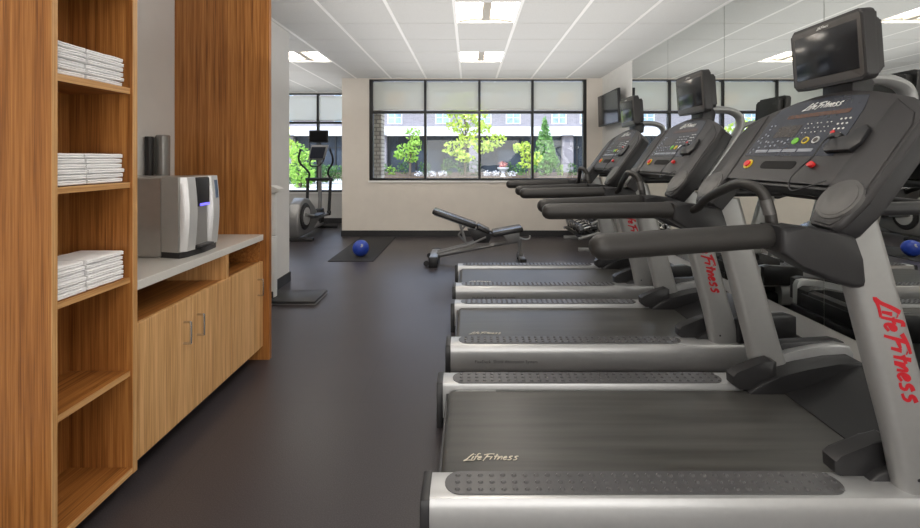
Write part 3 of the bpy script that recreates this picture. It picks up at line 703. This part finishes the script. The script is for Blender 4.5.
q = B().box(-.50, -.40, -.26, .26, .045, .125, .006).go('rear_foot', M['ggrey'], t_)
for s in (-1, 1):
    B().box(-.505, -.395, s*.27-.03, s*.27+.03, 0, .13, .008).go('foot_cap', M['black'], q)
    B().lathe([(.03, -.012), (.035, -.008), (.035, .008), (.03, .012)], (-.54, s*.22, .038), 20, 'y').go('wheel', M['black'], q)
for s in (-1, 1):
    B().tube([(-.13, s*.05, .54), (-.03, s*.05, .22)], .015, 8).go('back_strut', M['ggrey'], t_)
    B().tube([(-.02, s*.04, .52), (-.14, s*.04, .36), (-.02, s*.04, .24)], .009, 8).go('adjusting_ladder', M['ggrey'], t_)
B().prism([(.08, .26), (.26, .26), (.30, .38), (.12, .44), (-.02, .44)], 'y', -.045, .045, .006).go('hinge_bracket', M['dark'], t_)
B().prism([(.52, .26), (.66, .28), (.66, .42), (.42, .39)], 'y', -.04, .04, .006).go('seat_bracket', M['ggrey'], t_)
B().tube(smooth_path([(.66, 0, .33), (.73, 0, .30), (.79, 0, .31), (.80, 0, .35)], 4), .011, 8).go('handle', M['silver'], t_)

# ------------------------------------------------------------------ dumbbell rack
t_ = thing('dumbbell_rack', 'low grey dumbbell rack along the right wall in the back corner', 'rack', (1.95, 6.9, 0))
for y in (-.5, .5):
    q = B().box(-.34, .30, y-.03, y+.03, .0, .05, .006).go('floor_foot', M['upright'], t_)
    B().tube([(.24, y, .04), (.16, y, .62)], .03, 4).go('post', M['upright'], t_)
    for z in (.20, .42): B().tube([(-.34+.2*(z > .3), y, z-.02), (.20, y, z+.13)], .022, 8).go('shelf_arm', M['upright'], t_)
for z, x0 in ((.20, -.33), (.42, -.13)):
    q = B()
    for k in (0, .2): q.box(x0+k, x0+k+.05, -.49, .49, z+k*.28-.012, z+k*.28+.012)
    q.go('shelf_rail', M['dark'], t_, False)
d0 = None
for tier, z, x0 in (('lower', .20, -.18), ('upper', .42, .02)):
    for k in range(5):
        y = -.38+.19*k; lab = ['nearest', 'second', 'third', 'fourth', 'farthest'][k]
        lab = ('%s dumbbell from the camera on the %s tier of the low rack' % (lab, tier)) if k not in (0, 4) else '%s dumbbell on the %s tier of the low rack' % (lab, tier)
        pos = (1.95+x0, 6.9+y, z+.124)
        if d0 is None:
            d0 = thing('dumbbell', lab, 'dumbbell', pos, 0, 'dumbbells on the rack')
            for s in (-1, 1):
                B().lathe([(.045, s*.055), (.068, s*.062), (.073, s*.072), (.073, s*.125), (.06, s*.138), (.03, s*.140)], n=12, axis='x').go('head', M['dhead'], d0)
            B().lathe([(.016, -.06), (.018, 0), (.016, .06)], n=12, axis='x').go('handle', M['chrome'], d0)
            d0.rotation_euler = (0, math.radians(-15), 0)
        else: dup(d0, pos, lab).rotation_euler = (0, math.radians(-15), 0)

# ------------------------------------------------------------------ weighing scale by the left wall
t_ = thing('weighing_scale', 'upright white weighing scale with dark platform beside the left wall', 'scale', (-1.9, 4.22, 0))
B().box(-.05, .47, -.18, .18, .012, .040, .012).go('platform', M['dark'], t_)
B().box(-.046, .472, -.184, .184, .004, .014, .002).go('platform_edge', M['ggrey'], t_)
B().prism(rrect(-.085, .045, -.09, .02, .04), 'z', .03, .62, .004).go('lower_column', M['offwhite'], t_)
B().prism(rrect(-.082, .042, -.088, .018, .04), 'z', .624, 1.03, .01).go('upper_column', M['offwhite'], t_)
B().prism([(-.09, 1.03), (.02, 1.03), (.095, 1.05), (.10, 1.075), (.03, 1.105), (-.09, 1.105)], 'y', -.10, .03, .012).go('head', M['offwhite'], t_)
B().box(-.07, .035, -.095, -.02, .04, .10, .006).go('base_collar', M['dark'], t_)

# ------------------------------------------------------------------ elliptical trainer in the alcove
t_ = thing('elliptical_trainer', 'grey elliptical trainer with a small screen, standing before the alcove window', 'exercise machine', (-2.89, 7.9, 0))
B().box(-.30, .32, -.78, -.68, .0, .055, .012).go('rear_foot', M['dark'], t_)
B().box(-.28, .30, .62, .70, .0, .05, .012).go('front_foot', M['dark'], t_)
B().tube([(0, -.70, .09), (0, .35, .12), (0, .66, .10)], [.075, .07, .05], 14, flat=.7).go('base_tube', M['lsilver'], t_)
hs = B()
hs.prism([(-.72, .06), (-.80, .20), (-.80, .42), (-.70, .60), (-.50, .69), (-.28, .66), (-.02, .50), (.20, .30), (.22, .22), (-.1, .14), (-.22, .06)], 'x', -.10, .10, .03, 3).go('drive_housing', M['ggrey'], t_)
for s in (-1, 1):
    B().lathe([(.225, s*.098), (.23, s*.11), (.21, s*.125), (.08, s*.128)], (0, -.50, .38), 32, 'x').go('flywheel_cover', M['dark'], t_)
    B().lathe([(.15, s*.128), (.15, s*.14), (.12, s*.144)], (0, -.50, .38), 28, 'x').go('crank_disc', M['lsilver'], t_)
    B().tube([(s*.16, -.62, .42), (s*.17, .0, .30), (s*.2, .42, .30)], .028, 10).go('pedal_arm', M['ggrey'], t_)
    B().box(s*.17-.08, s*.17+.08, -.30, .10, .34, .37, .012).go('pedal', M['black'], t_)
    B().tube([(s*.21, .42, .33), (s*.215, .46, .66), (s*.22, .50, .98)], .030, 10).go('arm_lever', M['dark'], t_)
    B().lathe([(.045, -.03), (.05, 0), (.045, .03)], (s*.21, .42, .32), 16, 'x').go('pivot', M['black'], t_)
    B().tube(smooth_path([(s*.22, .50, .96), (s*.18, .47, 1.06), (s*.22, .40, 1.16), (s*.30, .34, 1.26), (s*.32, .30, 1.38), (s*.27, .28, 1.54)], 4), .019, 10).go('moving_grip', M['black'], t_)
B().tube([(-.26, .50, .96), (.26, .50, .96)], .032, 10).go('cross_bar', M['dark'], t_)
B().tube([(0, .50, .12), (0, .54, .6), (0, .50, 1.40)], .036, 12).go('post', M['ggrey'], t_)
B().box(-.07, .07, .38, .60, .12, .40, .03).go('post_shroud', M['dark'], t_)
q = B().prism([(-.19, 1.33), (.12, 1.33), (.20, 1.62), (-.12, 1.62)], 'y', .40, .46, .015).go('console', M['ggrey'], t_)
B().prism([(-.15, 1.36), (.10, 1.36), (.16, 1.58), (-.11, 1.58)], 'y', .395, .41).go('display', M['navy'], q)
B().tube([(0, .48, 1.40), (0.02, .48, 1.70)], .02, 8).go('monitor_post', M['dark'], t_)
q = B().box(-.16, .20, .38, .44, 1.66, 1.90, .015).go('monitor', M['black'], t_)
B().box(-.14, .18, .376, .385, 1.685, 1.88).go('screen', M['screen'], q)
B().tube(smooth_path([(-.12, .42, 1.36), (-.12, .32, 1.28), (-.07, .26, 1.22), (.05, .26, 1.22), (.12, .32, 1.28), (.12, .42, 1.36)], 4), .014, 8).go('fixed_grip', M['black'], t_)

# ------------------------------------------------------------------ outdoors
struct(B().box(-60, 40, YB+.2, 120, -.3, -.05).go('ground', M['ground'], smooth=False))
o = B().box(-45, 30, 30, 39.9, -.05, .05).go('planting_bed', M['soil'], smooth=False); struct(o)
o = B().box(-1.84, -1.66, 8.25, 8.55, -.05, 4.2, .01).go('stone_pillar', M['stone']); tag(o, 'stacked stone pillar just outside the left edge of the wide window', 'pillar')
bd = thing('building', 'grey brick building across the street with white fascia over dark storefront', 'building', (0, 40, 0))
B().box(-45, 30, .0, 8, 4.22, 13, 0).go('upper_wall', M['brick'], bd, False)
B().box(-45, 30, -.5, 0, 3.44, 4.22, 0).go('fascia', M['band'], bd, False)
B().box(-45, 30, .6, 8, 0, 3.44, 0).go('storefront', M['storefront'], bd, False)
q = B()
for k in range(31): q.box(-45+2.5*k, -44.88+2.5*k, .5, .62, 0, 3.44)
q.box(-45, 30, .49, .6, 2.3, 2.4); q.go('storefront_frame', M['blackmetal'], bd, False)
for k in range(9): B().box(-43+8.6*k, -42+8.6*k, .0, .6, 0, 3.44).go('pier', M['brick'], bd, False)
wx = [-40, -35.5, -31, -26.5, -22, -17.5, -12.4, -7.5, -3.1, .7, 3.4, 7.6, 10.2, 14.5, 19, 23.5]
for z0, z1 in ((4.5, 5.6), (7.0, 8.4)):
    for x in wx:
        f = B().box(x, x+1.35, -.04, .05, z0, z1).go('window', M['white'], bd, False)
        p_ = B()
        for a in (.08, .72): p_.box(x+a, x+a+.55, -.06, -.03, z0+.08, z1-.55); p_.box(x+a, x+a+.55, -.06, -.03, z1-.47, z1-.08)
        p_.go('pane', M['winglass'], f, False)
for x0, x1 in ((-7.6, -5.9), (8.2, 9.6), (-20, -17), (17, 21)): B().box(x0, x1, -.12, .0, 6.2, 13).go('wall_panel', M['obrick'], bd, False)

def leaves(b_, c, rad, n, size, rnd, shape='ball'):
    for _ in range(n):
        while True:
            p = Vector((rnd.uniform(-1, 1), rnd.uniform(-1, 1), rnd.uniform(-1, 1)))
            if .35 < p.length < 1: break
        if shape == 'cone': k = 1-.8*(p.z+1)/2; p.x *= k; p.y *= k
        q = Vector((c[0]+p.x*rad[0], c[1]+p.y*rad[1], c[2]+p.z*rad[2]))
        a = Vector((rnd.gauss(0, 1), rnd.gauss(0, 1), rnd.gauss(0, 1))).normalized(); d = a.cross(Vector((rnd.gauss(0, 1), rnd.gauss(0, 1), rnd.gauss(0, 1)))).normalized()
        s_ = size*rnd.uniform(.6, 1.3)
        b_.bm.faces.new([b_.bm.verts.new(q+a*s_), b_.bm.verts.new(q+d*s_*.6), b_.bm.verts.new(q-a*s_), b_.bm.verts.new(q-d*s_*.6)])
def tree(x, y, blobs, m, label, th=None, n=260, size=.12, shape='ball', seed=1):
    rnd = random.Random(seed); t_ = thing('tree', label, 'tree', (x, y, 0)); b_ = B()
    for (cx, cz, rx, rz) in blobs: leaves(b_, (cx, rnd.uniform(-.2, .2), cz), (rx, rx, rz), int(n*max(rx, .5)*max(rz, .5)*1.6), size, rnd, shape)
    b_.go('crown', m, t_, False)
    top = max(c[1] for c in blobs); tr_ = B(); tr_.tube([(0, 0, -.05), (.03, 0, top*.5), (0, 0, top)], [.09, .07, .03], 8)
    for (cx, cz, rx, rz) in blobs[:5]: tr_.tube([(0, 0, cz*.6), (cx, 0, cz)], [.04, .015], 6)
    tr_.go('trunk', M['bark'], t_)
def PXX(px, Y): return (px-469)*Y/F
def PZ(py, Y): return EYE-(py-158)*Y/F
Yt = 31.0; k = Yt/F
def blobset(base, lst): return [((px-base)*k, PZ(py, Yt), rx*k, rz*k) for px, py, rx, rz in lst]
tree(PXX(410, Yt), Yt, blobset(410, [(413, 134, 8, 8), (405, 150, 9, 7), (415, 146, 8, 9), (399, 155, 5, 5), (411, 158, 7, 5)]), M['leaf_b'], 'small bright green tree behind the leftmost pane of the wide window', seed=2, size=.11)
tree(PXX(465, Yt), Yt, blobset(465, [(462, 92, 16, 12), (452, 110, 12, 8), (474, 112, 15, 10), (458, 126, 12, 8), (480, 128, 12, 7), (455, 148, 13, 8), (468, 140, 12, 8), (494, 140, 12, 7), (484, 148, 10, 6), (465, 157, 10, 5)]), M['leaf_y'], 'tall yellow-green tree spanning the middle of the wide window', seed=3, n=150, size=.16)
tree(PXX(527, Yt), Yt-1, blobset(527, [(524, 150, 8, 9), (516, 148, 5, 5), (533, 158, 7, 7), (525, 162, 8, 6)]), M['leaf_y'], 'low yellow-green tree left of the conical one', seed=4, size=.11)
tree(PXX(545, Yt+2), Yt+2, blobset(545, [(545, 147, 17, 33), (541, 160, 16, 12), (552, 158, 12, 12)]), M['leaf_g'], 'conical green tree in the right pane of the wide window', seed=5, n=230, size=.13, shape='cone')
Ya = 20.0; k = Ya/F
tree(PXX(300, Ya), Ya, [((px-300)*k, PZ(py, Ya), rx*k, rz*k) for px, py, rx, rz in [(297, 152, 9, 11), (306, 160, 9, 9), (296, 172, 10, 11), (308, 174, 8, 9), (300, 182, 10, 7)]], M['leaf_b'], 'leafy bright tree seen through the alcove window behind the elliptical', seed=6, n=420, size=.09)
tree(PXX(270, Ya+6), Ya+6, [(0, 2.6, 1.3, 1.2), (.6, 1.6, 1.2, 1.0), (-.8, 1.8, 1, 1)], M['leaf_y'], 'leafy tree outside the alcove, seen mainly in the mirror', seed=7, n=160, size=.14)
def bush(x, y, r, h, m, label, seed, name='bush', cat='bush', group=None, size=.09):
    rnd = random.Random(seed); b_ = B(); leaves(b_, (0, 0, h*.5), (r, r*.8, h*.55), int(220*max(r, .4)), size, rnd)
    o = b_.go(name, m, None, False); o.location = (x, y, .0); tag(o, label, cat, group)
Yh = 33.5
LB = [(383, 3, 1.0, 'leaf_d', 'dark bush at the far left of the planting bed'), (392, 2.5, .8, 'leaf_b', 'light green bush left of the small tree'), (404, 7, 1.2, 'leaf_d', 'broad dark bush behind the small left tree'),
      (425, 7, 1.1, 'leaf_d', 'dark bush just right of the small left tree'), (448, 8, 1.3, 'leaf_d', 'dark bush left of the tall tree trunk'), (462, 8, 1.5, 'leaf_d', 'dark bush under the tall yellow-green tree'), (475, 7, 1.4, 'leaf_d', 'dark bush right of the tall tree trunk'),
      (510, 5, 1.0, 'leaf_d', 'dark bush behind the planter'), (520, 6, 1.0, 'leaf_g', 'green bush left of the low yellow-green tree'), (531, 3, .9, 'leaf_b', 'light bush at the foot of the conical tree'), (560, 3, .9, 'leaf_b', 'light bush right of the conical tree'), (572, 6, 1.0, 'leaf_d', 'low dark bush near the right window edge')]
for i, (px, w_, h, m_, lab) in enumerate(LB): bush(PXX(px, Yh), Yh, max(.35, w_*Yh/F), h, M[m_], lab, 20+i, group='bushes across the street')
for i, (px, w_) in enumerate(((419, 5), (431, 6), (443, 5), (487, 4), (496, 4), (513, 5))):
    bush(PXX(px, 31.5), 31.5+.1*i, w_*31.5/F, .45, M['flower'], ['leftmost clump', 'second clump', 'third clump', 'fourth clump', 'fifth clump', 'rightmost clump'][i]+' of low white flowers in the bed', 50+i, 'flower_clump', 'flowers', 'white flower clumps', .06)
t_ = thing('planter_urn', 'pale stone urn planter with pink flowers before the storefront', 'planter', (PXX(503, 31), 31, 0))
B().lathe([(.28, -.05), (.2, .05), (.1, .2), (.12, .4), (.4, .62), (.42, .7), (.36, .7)], n=16).go('urn', M['band'], t_)
b_ = B(); leaves(b_, (0, 0, .9), (.36, .32, .22), 80, .06, random.Random(9)); b_.go('flowers', M['pink'], t_, False)
o = B().box(-9.5, -3.3, 19.0, 19.6, -.05, .02).go('kerb', M['band'], smooth=False); struct(o)
rndh = random.Random(77); b_ = B(); leaves(b_, (0, 0, .55), (4.2, .5, .6), 3600, .08, rndh); o = b_.go('hedge', M['leaf_d'], None, False); o.location = (-10.2, 24, 0)
tag(o, 'dark clipped hedge outside the alcove window', 'hedge')
